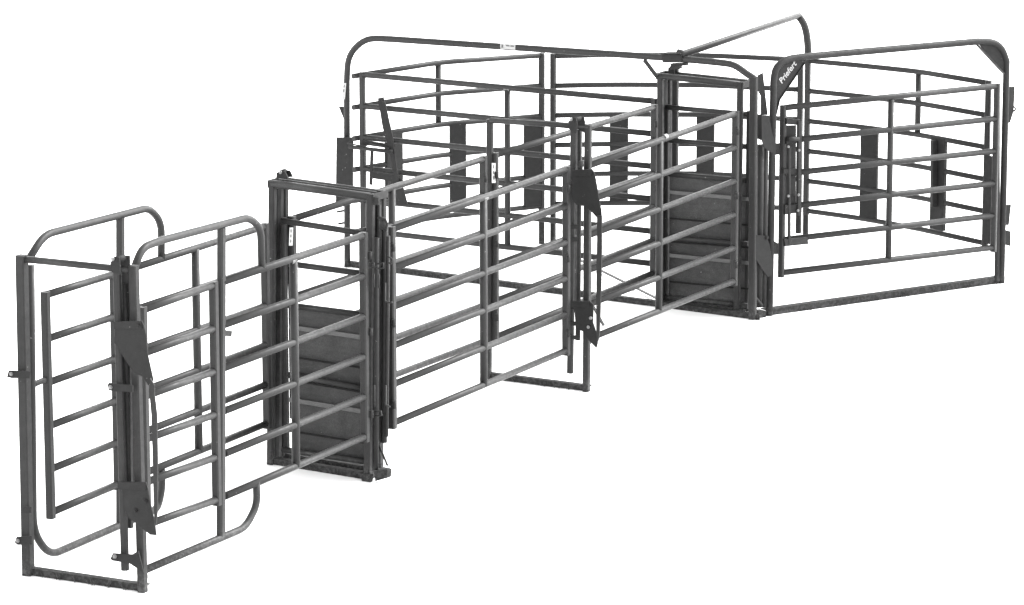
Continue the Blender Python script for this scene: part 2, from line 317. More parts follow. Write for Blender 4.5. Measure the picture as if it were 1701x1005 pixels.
def add_plate(bm, pts, th, nrm=None, mat=0):
    pts = [V(p) for p in pts]
    if nrm is None:
        nrm = V((0, 0, 0)); c = sum(pts, V((0, 0, 0)))/len(pts)
        for a, b in zip(pts, pts[1:]+pts[:1]): nrm += (a-c).cross(b-c)
        nrm.normalize()
    o = nrm*th/2
    top = [bm.verts.new(p+o) for p in pts]; bot = [bm.verts.new(p-o) for p in pts]; n = len(pts)
    fs = [bm.faces.new(top), bm.faces.new(list(reversed(bot)))]
    for k in range(n): fs.append(bm.faces.new((top[k], bot[k], bot[(k+1) % n], top[(k+1) % n])))
    for f in fs: f.material_index = mat
def add_bolt(bm, p, nrm, r=.011, h=.010):
    nrm = V(nrm).normalized(); add_sweep(bm, [V(p)-nrm*.004, V(p)+nrm*h], circ(r, 6), smooth=False)
    add_sweep(bm, [V(p)+nrm*h, V(p)+nrm*(h+.006)], circ(r*.55, 8), smooth=False)

def thing(name, label, cat, loc, group=None):
    o = bpy.data.objects.new(name, None); COL.objects.link(o); o.location = V(loc); o.empty_display_size = .1
    o['label'] = label; o['category'] = cat
    if group: o['group'] = group
    return o
def world_loc(o):
    v = V((0, 0, 0))
    while o: v += o.location; o = o.parent
    return v
def obj(name, bm, mats, parent=None, label=None):
    """link a bmesh given in world coordinates as ONE object, under its thing"""
    bmesh.ops.recalc_face_normals(bm, faces=bm.faces)
    off = world_loc(parent) if parent else V((0, 0, 0))
    if parent: bmesh.ops.translate(bm, verts=bm.verts, vec=-off)
    me = bpy.data.meshes.new(name); bm.to_mesh(me); bm.free()
    for m in (mats if isinstance(mats, (list, tuple)) else [mats]): me.materials.append(m)
    o = bpy.data.objects.new(name, me); COL.objects.link(o); o.parent = parent
    if label: o['label'] = label
    return o
def tube_obj(name, pts, r, m, parent, label=None, n=14):
    bm = bmesh.new(); add_tube(bm, pts, r, n); return obj(name, bm, m, parent, label)
def bar_obj(name, a, b, w, h, side, m, parent, label=None, c=.006):
    bm = bmesh.new(); add_bar(bm, a, b, w, h, side, c); return obj(name, bm, m, parent, label)
def plate_obj(name, pts, th, m, parent, label=None):
    bm = bmesh.new(); add_plate(bm, pts, th); return obj(name, bm, m, parent, label)
def toward_cam(n, p=V((0, 0, 0))):
    return n if n.dot(V(D['cam'][0]) - p) > 0 else -n
def plane_n(a, b):
    t = V((b[0]-a[0], b[1]-a[1], 0)).normalized(); return toward_cam(V((t.y, -t.x, 0)), V(a[:3] if len(a) == 3 else (a[0], a[1], 0)))
def sticker(parent, pts, name='label_sticker', marks=3, label=None):
    """thin printed decal: white quad with a few dark print blocks standing half a millimetre proud"""
    pts = [V(p) for p in pts]; bm = bmesh.new(); c = sum(pts, V((0, 0, 0)))/4
    n = V((0, 0, 0))
    for a, b in zip(pts, pts[1:]+pts[:1]): n += (a-c).cross(b-c)
    n = toward_cam(n.normalized(), c)
    add_plate(bm, pts, .0015, n, 0)
    a, b, d = pts[0], pts[1], pts[3]
    def q(u, v): return a + (b-a)*u + (d-a)*v + n*.0014
    lo = (b-a).length > (d-a).length
    for k in range(marks):
        if lo: u0, u1, v0, v1 = .08+.3*k, .08+.3*k+(.12 if k == 0 else .24), .2, (.8 if k == 0 else .45)
        else: u0, u1, v0, v1 = .25, .6, .1+.28*k, .1+.28*k+.17
        add_plate(bm, [q(u0, v0), q(u1, v0), q(u1, v1), q(u0, v1)], .0006, n, 1)
    return obj(name, bm, [STICK, INK], parent, label)

# ------------------------------------------------------------------ livestock panels: six rails between uprights
R_RAIL, R_UP = .0228, .0265
def rail_z(e, k): return e[2] + (e[3]-e[2])*k/5
def panel(root, ends, spans, uprights, r=R_RAIL, ru=R_UP, curve=False, up_square=(), short=None):
    """ends: [x, y, ztop, zbot]; spans: index pairs joined by rails; uprights: indices that carry a post"""
    for s0, s1 in spans:
        for k in range(6):
            pts = [V((e[0], e[1], rail_z(e, k))) for e in ends[s0:s1+1]]
            if len(pts) > 2: pts = fillet(pts, .16, 6) if curve else [pts[0], pts[-1]]
            d = (pts[1]-pts[0]).normalized()*.012; d2 = (pts[-2]-pts[-1]).normalized()*.012
            pts[0] = pts[0]+d; pts[-1] = pts[-1]+d2
            bm = bmesh.new(); add_rail(bm, pts, r); obj('rail', bm, STEEL, root)
    for i in uprights:
        e = ends[i]; zt, zb = e[2], e[3]
        if short and i in short: zb = rail_z(e, short[i])
        x, y = e[0], e[1]
        end = i in (0, len(ends)-1) or i in up_square
        bm = bmesh.new()
        if end:
            add_bar(bm, (x, y, zb-.035), (x, y, zt+.020), ru*1.85, ru*1.85, AL if abs(AL.x) else None, .008)
        else:
            # a flattened tube behind the rails
            add_sweep(bm, [V((x, y, zb+.0)), V((x, y, zt-.0))], circ(ru, 16))
        obj('upright', bm, STEEL, root)
def band_sticker(root, key, along, r=R_RAIL, L=.05):
    """sticker wrapped round the top of a rail"""
    p = P(key); t = V(along).normalized(); s, u = frame_of(t); bm = bmesh.new(); n = 9; R = r*1.035
    c = p; cam = (V(D['cam'][0])-p); cam = (cam - t*cam.dot(t)).normalized(); w = t.cross(cam)
    rows = []
    for k in range(n+1):
        a = -1.15 + 2.3*k/n; d = cam*math.cos(a) + w*math.sin(a)
        rows.append([bm.verts.new(c + d*rr + t*x) for rr, x in ((R, -L/2), (R, L/2), (R-.001, L/2), (R-.001, -L/2))])
    for a, b in zip(rows, rows[1:]):
        for k in range(4): 
            f = bm.faces.new((a[k], a[(k+1) % 4], b[(k+1) % 4], b[k])); f.smooth = False
    bm.faces.new(rows[0]); bm.faces.new(list(reversed(rows[-1])))
    for f in bm.faces: f.material_index = 0
    return obj('label_sticker', bm, BANDM, root)

GP = 'livestock panels of the handling yard'
# near side of the alley
n1, n2, n3, f1, f2, f3 = (D[k] for k in ('n1', 'n2', 'n3', 'f1', 'f2', 'f3'))
def pt(e, z=0): return V((e[0], e[1], z))

def cage_side(ends, up, lo, B, label, extra=()):
    root = thing('cage_side_panel', label, 'panel', pt(ends[0]), 'arched side panels of the entrance cage')
    panel(root, ends, [(0, 1), (2, 4)], [0, 1, 3, 4], up_square=(1,))
    for nm, key in (('upper_bow', up), ('lower_bow', lo)):
        bm = bmesh.new(); add_tube(bm, fillet([V(p) for p in D[key]], .11, 7), .0235, 16); obj(nm, bm, STEEL, root)
    a, b = V(D[B][0]), V(D[B][1])
    bar_obj('tall_upright', a, b, .052, .044, AL, STEEL, root, c=.012)
    return root
c1 = cage_side(n1, 'n1_up', 'n1_lo', 'n1_B', 'near side entrance cage panel, its arch rising from the tall plated post')
bar_obj('latch_pin', P('n1_pin', 0), P('n1_pin', 1), .02, .035, NN, POST, c1)
band_sticker(c1, 'st_n1', pt(n1[4], n1[4][2])-pt(n1[2], n1[2][2]))
c2 = cage_side(f1, 'f1_up', 'f1_lo', 'f1_B', 'far side panel of the entrance cage, its arch starting at the leftmost post')
bar_obj('link_lug', P('f1_link', 0), P('f1_link', 1), .03, .03, UP, POST, c2)

def side_panel(ends, label, mids, cat='panel'):
    root = thing('livestock_panel', label, cat, pt(ends[0]), 'six rail panels lining the straight alley')
    panel(root, ends, [(0, 2)], [0, 1, 2] if mids else [0, 2]); return root
a1 = side_panel(n2, 'near side alley panel between the nearer slide gate and the halfway bow frame', True)
band_sticker(a1, 'st_n2', pt(n2[2], n2[2][2])-pt(n2[0], n2[0][2]))
a2 = side_panel(n3, 'near side alley panel running up to the slide gate of the round pen', True)
band_sticker(a2, 'st_n3', pt(n3[2], n3[2][2])-pt(n3[0], n3[0][2]))
a3 = side_panel(f2, 'far side alley panel between the nearer slide gate and the halfway bow frame', True)
sticker(a3, D['s1_st'])
a4 = side_panel(f3, 'far side alley panel from the halfway bow frame to the round pen', True)
sticker(a4, D['st_f3'])

# hinge hardware where panels meet: pin sockets and chains
def barrel(root, p, h=.05, r=.014):
    bm = bmesh.new(); add_tube(bm, [V(p)-UP*h/2, V(p)+UP*h/2], r, 10); obj('hinge_barrel', bm, POST, root)
def clip(root, p, s, w=.06):
    p = V(p); t = V(s).normalized(); n = toward_cam(UP.cross(t), p); pts = [p-t*w/2, p-t*w/2+n*.02, p+t*w/2+n*.02, p+t*w/2+UP*.028+n*.02, p-t*w/2+UP*.028+n*.02]
    tube_obj('wire_clip', fillet(pts, .01, 4), .0045, PLATE, root, n=8)
for root, e in ((c1, n1[4]), (a1, n2[0]), (a1, n2[2]), (a2, n3[2]), (a4, f3[0]), (a4, f3[2]), (a3, f2[2])):
    for z in (.46, 1.0, 1.50):
        barrel(root, pt(e, z) + NN*.03 + (AL*.03 if root is c1 else -AL*.03))

# ------------------------------------------------------------------ bow frames over the alley
def angle_prof(w=.05, h=.045, t=.006):           # L profile: one flange flat on the ground, the other standing
    return [(0, 0), (w, 0), (w, t), (t, t), (t, h), (0, h)]
def base_angle(root, a, b, name='base_angle', w=.05, h=.042):
    a, b = V(a), V(b); n = plane_n(a, b); bm = bmesh.new()
    # standing flange faces the camera, flat flange behind it with mud on it
    add_bar(bm, a+UP*h/2+n*.0, b+UP*h/2+n*.0, h, .007, UP, .002)
    a2_, b2_ = a-n*(w/2+.004)+UP*(h-.004), b-n*(w/2+.004)+UP*(h-.004)
    add_bar(bm, a2_, b2_, .007, w, UP, .002)
    return obj(name, bm, BASEM, root)
def post_obj(root, a, b, w=.046, name='post', m=None, d=None):
    return bar_obj(name, a, b, w, d or w, NN, m or POST, root, c=.007)
ef = thing('bow_frame', 'leftmost frame, spanning the alley entrance, three bolt lugs on its left post', 'frame', P('e1l', 0), 'ground frames spanning the alley')
post_obj(ef, P('e1l', 0), P('e1l', 1), .060); post_obj(ef, P('e1r', 0), P('e1r', 1)+UP*.004, .050)
tube_obj('top_rail', [P('e1l', 1)-UP*.022, P('e1r', 1)-UP*.024], .0205, STEEL, ef)
base_angle(ef, P('e1l', 0)-(P('e1r', 0)-P('e1l', 0)).normalized()*.02, P('e1r', 0)+(P('e1r', 0)-P('e1l', 0)).normalized()*.02)
def lug(root, key, name='bolt_lug', th=.008, m=None): return plate_obj(name, D[key], th, m or PLATE, root)
lug(ef, 'c1_lugl1'); lug(ef, 'c1_lugl2'); lug(ef, 'c1_lugl3')
sticker(ef, D['c1_st'], marks=3)
nE = plane_n(D['e1l'][0], D['e1r'][0])
for p in D['c1_lbl']:
    bm = bmesh.new(); add_bolt(bm, p, nE, .012, .008); obj('bolt', bm, ZINC, ef)
mf = thing('bow_frame', 'bow frame halfway along the alley, standing between the two slide gates', 'frame', P('e3l', 0), 'ground frames spanning the alley')
post_obj(mf, P('e3l', 0), P('e3l', 1), .044); post_obj(mf, P('e3r', 0), P('e3r', 1), .046)
tube_obj('top_rail', [P('e3_top', 0), P('e3_top', 1)], .0205, STEEL, mf)
base_angle(mf, P('e3l', 0)-(P('e3r', 0)-P('e3l', 0)).normalized()*.04, P('e3r', 0)+(P('e3r', 0)-P('e3l', 0)).normalized()*.02)

# ------------------------------------------------------------------ one way stop latches hanging on the frames
def stop_latch(k, label, loc, frame_keys, extra):
    root = thing('stop_gate_latch', label, 'latch', V((loc[0], loc[1], 0)), 'plate and strap latches of the one way gates')
    n = plane_n(D[frame_keys[0]][0], D[frame_keys[1]][0])
    bar_obj('slide_pipe', P(k+'_pipe', 0), P(k+'_pipe', 1), .042, .042, n, POST, root, c=.010)
    tube_obj('hinge_pipe', [P(k+'_pipe2', 0), P(k+'_pipe2', 1)], .018, POST, root)
    add = bmesh.new(); add_plate(add, D[k+'_head'], .008); add_plate(add, [V(p)-n*.05+V((.03, 0, 0)) for p in D[k+'_head']], .008)
    obj('roller_bracket', add, PLATE, root)
    hp = sum((V(p) for p in D[k+'_head']), V((0, 0, 0)))/len(D[k+'_head'])
    bm = bmesh.new(); add_tube(bm, [hp-n*.05+V((.03,0,0))+UP*.03, hp+n*.004+UP*.03], .018, 12); obj('roller', bm, PLATE, root)
    bm = bmesh.new(); add_bolt(bm, hp+n*.004+UP*.034-V((.012,0,0)), n, .012, .006); obj('bolt', bm, ZINC, root)
    plate_obj('latch_plate', D[k+'_up'], .008, PLATE, root)
    plate_obj('latch_plate', D[k+'_lo'], .008, PLATE, root)
    # folded top lips of the two plates
    for kk in ('_up', '_lo'):
        a, b = P(k+kk, 0), P(k+kk, 1)
        bar_obj('plate_lip', a-UP*.022+n*.008, b-UP*.022+n*.008, .044, .008, UP, PLATE, root, c=.003)
    plate_obj('strap', D[k+'_strap'], .010, POST, root)
    for p in D[k+'_bolts']:
        bm = bmesh.new(); add_bolt(bm, V(p)+n*.006, n, .012, .006); obj('bolt', bm, PLATE if k == 'c1' else ZINC, root)
    return root, n
l1, nl = stop_latch('c1', 'plates and long strap hanging on the right post of the entrance frame', D['e1r'][0], ('e1l', 'e1r'), 0)
for kk in ('c1_lug1', 'c1_lug2'): lug(l1, kk)
for p in D['c1_lb']:
    bm = bmesh.new(); add_bolt(bm, V(p), nl, .013, .008); obj('bolt', bm, ZINC, l1)
# inner guide pipes of the rolling gate beside the post
a, b = P('c1_pipe', 0), P('c1_pipe', 1)
bar_obj('guide_channel', P('c1_chan', 0), P('c1_chan', 1), .030, .05, nl, POST, l1, c=.004)
tube_obj('guide_rod', [a+V((.044, -.01, -.10)), a+V((.048, -.01, -1.42))], .010, TRACK_SHADE, l1)
l3, nl3 = stop_latch('c3', 'plates and long strap hanging on the right post of the halfway bow frame', D['e3r'][0], ('e3l', 'e3r'), 0)
tube_obj('spring_pin', [P('c3_pin', 0), P('c3_pin', 1)], .017, POST, l3)
bar_obj('stop_tongue', P('c3_stub', 0), P('c3_stub', 1), .03, .008, AL, PLATE, l3)
lug(l3, 'c3_lugs')
for z in (1.49, 1.20, 1.11, .62, .50, .40):
    p = P('c3_pipe', 0).copy(); p.z = z
    bm = bmesh.new(); add_bar(bm, p+V((-.03, -.03, 0)), p+V((.035, -.03, 0)), .03, .012, UP, .003); obj('hinge_strap', bm, PLATE, l3)
for z in (1.545, 1.52, 1.495):
    p = P('c3_pipe', 0).copy(); p.z = z
    tube_obj('chain_link', [p+V((-.02, -.045, 0)), p+V((.015, -.055, -.01)), p+V((.03, -.045, .01))], .006, PLATE, l3, n=8)

# ------------------------------------------------------------------ slide gates
def slide_frame(pl, pr, label, loc, deep=.15, wid=.046, full=True):
    root = thing('twin_post_frame', label, 'frame', loc, 'twin post frames that carry the slide gates')
    d = AL*deep; L0, L1 = pl; R0, R1 = pr
    L0, L1, R0, R1 = V(L0), V(L1), V(R0), V(R1)
    c = (R0-L0).normalized(); n = plane_n(L0, R0)
    for a, b in ((L0, L1), (R0, R1), (L0+d, L1+d), (R0+d, R1+d))[:4 if full else 3]:
        bar_obj('post', a, b, wid, wid, NN, POST, root, c=.007)
    # dark guide tracks between the front and rear posts
    for a, b, s in ((L0, L1, 1), (R0, R1, -1))[:2 if full else 1]:
        q = AL*(deep*.5)+c*.0*s
        bar_obj('guide_channel', a+q+UP*.03, b+q-UP*.06, .014, deep-wid-.004, c, POST, root, c=.002)
        bar_obj('guide_track', a+q+c*.010-AL*.012+UP*.03, b+q+c*.010-AL*.012-UP*.06, .006, .042, c, TRACK_SHADE, root, c=.001)
    tube_obj('header_pipe', [L1-UP*.020, R1-UP*.020], .0255, STEEL, root)
    tube_obj('header_pipe', [L1+d-UP*.020, R1+d-UP*.020], .0225, STEEL, root)
    if full: tube_obj('header_pipe', [L1+d*.52-UP*.010, R1+d*.52-UP*.010], .013, STEEL, root)
    # end caps joining the two headers
    for a in (L1, R1):
        s = c*(.028 if a is R1 else -.028)
        bar_obj('end_cap', a+s-UP*.022-AL*.02, a+s+d-UP*.022+AL*.02, .006, .050, c, POST, root, c=.002)
    base_angle(root, L0-c*.02, R0+c*.02); base_angle(root, L0+d-c*.02, R0+d+c*.05)
    bar_obj('skid_plate', R0+d*.5+c*.0+UP*.03-AL*.09, R0+d*.5+UP*.03+AL*.09, .05, .05, c, BASEM, root)
    return root, c, n
sf1, c_, n_ = slide_frame(D['s1l'], D['s1r'], 'slide gate frame nearest the camera, its twin header pipes carrying a roller bracket', P('s1l', 0))
tube_obj('lift_rod', [P('s1_tube1', 0), P('s1_tube1', 1)], .015, POST, sf1)
tube_obj('guide_tube', [P('s1_tubeb', 0), P('s1_tubeb', 1)], .020, POST, sf1)
tube_obj('guide_tube', [P('s1_tubec', 0), P('s1_tubec', 1)], .015, POST, sf1)
tube_obj('guide_tube', [P('s1_tubed', 0), P('s1_tubed', 1)], .013, POST, sf1)
plate_obj('foot_bracket', D['s1_foot'], .05, BASEM, sf1); plate_obj('foot_bracket', D['s1_footl'], .03, BASEM, sf1)
tube_obj('chain_hook', [V(p) for p in D['s1_hook']], .009, PLATE, sf1, n=8)
tube_obj('foot_brace', [P('s1_brace', 0), P('s1_brace', 1)], .007, POST, sf1, n=8)
tube_obj('latch_barrel', [P('s1_cyl', 0), P('s1_cyl', 1)], .021, POST, sf1)
def pulley(root, pts, c, n):
    pts = [V(p) for p in pts]
    bm = bmesh.new(); add_plate(bm, pts, .008, n); add_plate(bm, [p-n*.05 for p in pts], .008, n); 
    br = obj('roller_bracket', bm, PLATE, root)
    m = (pts[1]+pts[3])/2
    bm = bmesh.new(); add_tube(bm, [m-n*.046, m-n*.006], .017, 16); obj('roller', bm, PLATE, br)
    bm = bmesh.new(); add_bolt(bm, m+n*.004, n, .012, .006); obj('bolt', bm, ZINC, br)
pulley(sf1, D['s1_head'], c_, n_)
for k in range(10): tube_obj('wire_clip', [V(p) for p in D['clip%d' % k]], .0055, STEEL, sf1, n=8)
bar_obj('cap_block', P('s1_plate', 0)-UP*.035+AL*.02, P('s1_plate', 0)-UP*.085+AL*.02, .05, .03, c_, POST, sf1)
sf2, c2_, n2_ = slide_frame(D['s2l'], D['s2r'], 'slide gate frame under the big arch at the mouth of the round pen', P('s2l', 0), deep=.15, wid=.046, full=False)
pulley(sf2, [P('s2l', 1)+AL*.06+V(v) for v in ((.035, 0, -.01), (.035, 0, .035), (.06, 0, .05), (.085, 0, .035), (.085, 0, -.01))], c2_, n2_)

def slide_gate(k, label, loc):
    root = thing('slide_gate', label, 'gate', loc, 'sliding half sheeted gates across the alley')
    r = [(P('%s_r%d' % (k, i), 0), P('%s_r%d' % (k, i), 1)) for i in range(5)]
    n = plane_n(r[0][0], r[0][1]); t = (r[4][1]-r[4][0]).normalized()
    for a, b in r: 
        bm = bmesh.new(); add_rail(bm, [a, b], .0205); obj('rail', bm, STEEL, root)
    x0, x1 = r[4]; tl = r[2][0]; tr = r[2][1]
    L = V((r[1][0].x, r[1][0].y, 0)); R_ = V((r[1][1].x, r[1][1].y, 0))
    for q in (r[0][0], r[0][1]):
        s = q-t*.0
        bar_obj('stile', V((s.x, s.y, r[4][0].z-.03))-n*.01, V((s.x, s.y, r[0][0].z+.02))-n*.01, .04, .03, n, POST, root)
    def zof(key, i): return D['%s_%s' % (k, key)][i][2]
    steps = [('r2', 'c1', .0), ('c1', 'c2', -.010), ('c2', 'r4', -.020)]
    for a, b, o in steps:
        q = [V((L.x, L.y, zof(a, 0))), V((R_.x, R_.y, zof(a, 1))), V((R_.x, R_.y, zof(b, 1)-.01)), V((L.x, L.y, zof(b, 0)-.01))]
        bm = bmesh.new(); add_plate(bm, [p+n*(o-.012) for p in q], .004); obj('sheet', bm, SHEET, root)
    for key in ('c1', 'c2'):                            # dark bars painted in as the shade line of the sheet creases
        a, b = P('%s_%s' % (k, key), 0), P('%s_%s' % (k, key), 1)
        bar_obj('painted_shade_bar', a-n*.004, b-n*.004, .013, .006, UP, TRACK_SHADE, root, c=.001)
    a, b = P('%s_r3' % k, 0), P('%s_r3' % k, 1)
    bar_obj('painted_shade_bar', a-UP*.032-n*.010, b-UP*.032-n*.010, .014, .006, UP, TRACK_SHADE, root, c=.001)  # dark bar painted in as the shade line under this rail
    for key in ('b1', 'b2'):
        a, b = P('%s_%s' % (k, key), 0), P('%s_%s' % (k, key), 1)
        bar_obj('flat_bar', a, b, .030, .006, UP, BARM, root, c=.002)
    return root
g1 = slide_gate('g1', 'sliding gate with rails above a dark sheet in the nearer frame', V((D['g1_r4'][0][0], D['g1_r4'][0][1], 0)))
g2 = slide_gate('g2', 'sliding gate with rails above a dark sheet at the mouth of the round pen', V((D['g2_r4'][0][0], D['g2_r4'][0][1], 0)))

# ------------------------------------------------------------------ the two large arched gate frames of the round pen
wf = thing('arched_gate_frame', 'wide arched pipe frame with its long top bar clamped above the slide gate', 'frame', P('wl', 0), 'tall arched frames holding the pen gates')
bm = bmesh.new(); arc = [V(p) for p in D['warch']]; arc[0] = P('wl', 0); arc[-1] = V((D['wr'][0][0], D['wr'][0][1], 1.88))
add_tube(bm, arc[:1] + catmull(arc[1:6], 6) + catmull(arc[6:], 5), .0265, 18); obj('arch_pipe', bm, STEEL, wf)
bar_obj('post', P('wr', 0), P('wr', 1), .056, .056, NN, POST, wf, c=.008)
post_obj(wf, P('wm', 0), P('wm', 1), .048)
base_angle(wf, D['wbase'][0], V(D['wbase'][1])*1.0+V((0, 0, .008)), h=.045)
nW = plane_n(D['wl'][0], D['wr'][0]); tW = (P('wr', 0)-P('wl', 0)).normalized()
cm = (P('w_clamp', 0)+P('w_clamp', 1))/2
bm = bmesh.new(); w0_, w1_ = P('w_clamp', 0), P('w_clamp', 1)
add_bar(bm, w0_, w1_, .010, .12, UP, .003); add_bar(bm, w0_-UP*.040+nW*.030, w1_-UP*.040+nW*.030, .062, .008, UP, .003); add_bar(bm, w0_-UP*.085+tW*.07, w1_-UP*.085+tW*.03, .022, .05, UP, .004); add_bar(bm, w0_-UP*.112+tW*.06, w1_-UP*.112-tW*.03, .03, .05, UP, .004)
obj('pivot_clamp', bm, PLATE, wf)
bar_obj('corner_brace', P('w_brace', 0), P('w_brace', 1), .035, .01, tW, POST, wf)
plate_obj('kick_plate', D['w_wide'], .008, PLATE, wf)
plate_obj('latch_tab', D['w_tab'], .01, PLATE, wf)
for i in (0, 2): bar_obj('gate_hook', P('w_hooks', i), P('w_hooks', i+1), .018, .012, UP, POST, wf)
sticker(wf, D['w_st1'], marks=3); sticker(wf, D['w_st2'], marks=2)

rf = thing('arched_gate_frame', 'arched pipe frame at the right with lettered corner gussets', 'frame', P('rl', 0), 'tall arched frames holding the pen gates')
bm = bmesh.new(); arc = [V(p) for p in D['rarch']]; arc[0] = P('rl', 0); arc[-1] = P('rr', 0)
add_tube(bm, arc[:1] + catmull(arc[1:5], 6) + catmull(arc[5:9], 6) + arc[9:], .0275, 18); obj('arch_pipe', bm, POST, rf)
base_angle(rf, P('rl', 0)-V((.03, .02, 0)), P('rr', 0)+V((.03, .02, 0)), h=.052, w=.065)
nR = plane_n(D['rl'][0], D['rr'][0]); tR = (P('rr', 0)-P('rl', 0)).normalized()
gl = plate_obj('corner_gusset', [V(p) for p in D['r_gusl']], .008, PLATE, rf)
gg = plate_obj('corner_gusset', [V(p) for p in D['r_gusr']], .008, TRACK_SHADE if False else PLATE, rf)
# folded rim of the gussets
bm = bmesh.new(); add_bar(bm, P('r_gusl', 4)+nR*.0, P('r_gusl', 5)+nR*.0, .008, .03, UP, .002); add_bar(bm, P('r_gusl', 5), P('r_gusl', 6), .008, .03, UP, .002); obj('gusset_rim', bm, PLATE, gl)
bm = bmesh.new(); add_bar(bm, P('r_gusr', 0)-UP*.02, P('r_gusr', 5), .008, .035, UP, .002); obj('gusset_rim', bm, STEEL, gg)
def lettering(txt, a, b, n, parent, m):
    cu = bpy.data.curves.new('lettering', 'FONT'); cu.body = txt; cu.size = 1; cu.extrude = .004; cu.offset = .018; cu.shear = .12
    o = bpy.data.objects.new('lettering', cu); COL.objects.link(o)
    dg = bpy.context.evaluated_depsgraph_get(); me = bpy.data.meshes.new_from_object(o.evaluated_get(dg))
    bpy.data.objects.remove(o)
    a, b = V(a), V(b); x = (b-a).normalized(); y = n.cross(x).normalized()
    xs = [v.co.x for v in me.vertices]; w = max(xs)-min(xs); s = (b-a).length/w
    M = Matrix((x, y, n)).transposed().to_4x4(); off = world_loc(parent)
    for v in me.vertices:
        p = M.to_3x3() @ V(((v.co.x-min(xs))*s, v.co.y*s*1.0, v.co.z*.12)); v.co = a + p + n*.0055 - off
    me.materials.clear(); me.materials.append(m)
    t = bpy.data.objects.new('brand_lettering', me); COL.objects.link(t); t.parent = parent; return t
lettering('Priefert', P('r_text', 0), P('r_text', 1), nR, gl, LOGO)
for kk in ('r_lug', 'r_lug2', 'r_tabs', 'r_tab2', 'r_tab3'):
    plate_obj('bolt_lug', D[kk], .012, PLATE, rf)
tube_obj('pivot_pipe', [P('r_pivot', 0), P('r_pivot', 1)], .022, POST, rf)
rp = P('r_ring', 0); bm = bmesh.new()
add_tube(bm, [rp+V((.018*math.cos(t_), 0, .018*math.sin(t_))) for t_ in [k*math.pi/6 for k in range(12)]]+[rp+V((.018, 0, -.0001))], .007, 8); obj('chain_ring', bm, PLATE, rf)

# ------------------------------------------------------------------ gates inside the arched frames
wg = thing('pen_gate', 'six rail gate under the wide arch, fastened by a slanting slam latch', 'gate', pt(D['w'][0]), 'six rail gates of the round pen')
panel(wg, D['w'], [(0, 2)], [0, 1, 2], r=.0245, ru=.0250)
band_sticker(wg, 'st_w', pt(D['w'][2], D['w'][2][2])-pt(D['w'][0], D['w'][0][2]))
nG = plane_n(D['w'][0], D['w'][2])
lv = plate_obj('latch_lever', D['wl_lever'], .012, PLATE, wg); plate_obj('lever_foot', D['w_low'], .008, PLATE, wg)
plate_obj('lever_grip', D['wl_grip'], .014, PLATE, lv)
tube_obj('latch_rod', [P('wl_rod1', i) for i in range(4)], .006, POST, wg, n=8)
tube_obj('latch_rod', [P('wl_rod2', i) for i in range(2)], .016, POST, wg)
plate_obj('latch_bracket', D['wl_flat1'], .03, PLATE, wg); plate_obj('latch_bracket', D['wl_flat2'], .03, PLATE, wg)
bar_obj('latch_strut', P('wl_vert', 0), P('wl_vert', 1), .03, .012, tW, PLATE, wg)
rg = thing('pen_gate', 'six rail gate inside the right hand arch with a boxy latch on its left end', 'gate', pt(D['r'][0]), 'six rail gates of the round pen')
panel(rg, D['r'], [(0, 2)], [0, 1, 2], r=.0245, ru=.0250)
nB = plane_n(D['r'][0], D['r'][2]); tB = (pt(D['r'][2])-pt(D['r'][0])).normalized()
bar_obj('latch_bar', P('rg_bar1', 0), P('rg_bar1', 1), .032, .02, tB, POST, rg)
bar_obj('latch_bar', P('rg_bar2', 0), P('rg_bar2', 1), .024, .02, tB, POST, rg)
for i in range(1, 5): plate_obj('latch_plate', D['rg_plate%d' % i], .03, PLATE, rg)
plate_obj('latch_foot', D['rg_foot'], .03, POST, rg); plate_obj('latch_plate', D['rg_rect'], .01, PLATE, rg)
plate_obj('latch_backplate', D['rg_back'], .01, POST, rg)
tube_obj('latch_rod', [P('rg_plate2', 0)+nB*.03-UP*.01, P('rg_plate2', 1)+nB*.03-UP*.01], .018, POST, rg)
for p in D['rg_bolts']:
    bm = bmesh.new(); add_bolt(bm, V(p)-nB*.012, nB, .011, .004); obj('bolt', bm, ZINC, rg)

# ------------------------------------------------------------------ pivot post and latch plates in the corner between both arches
kr = thing('gate_pivot_post', 'upright pipes with latch plates between the far slide gate and the lettered arch', 'post', V((D['k_hinge'][0][0], D['k_hinge'][0][1], 0)))
tube_obj('pivot_pipe', [P('k_t1', 0), P('k_t1', 1)], .026, POST, kr); tube_obj('pivot_pipe', [P('k_t2', 0), P('k_t2', 1)], .022, POST, kr)
for kk, nm in (('k_blade', 'upper_blade'), ('k_up', 'latch_plate'), ('k_back', 'latch_plate'), ('k_lo', 'latch_plate')): plate_obj(nm, D[kk], .01, PLATE, kr)
tube_obj('foot_brace', [P('k_diag', 0), P('k_diag', 1)], .012, POST, kr)
plate_obj('hinge_block', D['k_hinge'], .07, BASEM, kr)
bm = bmesh.new(); add_bolt(bm, P('k_lo', 1)-UP*.01+nR*.004, nR, .018, .008); obj('bolt', bm, PLATE, kr)

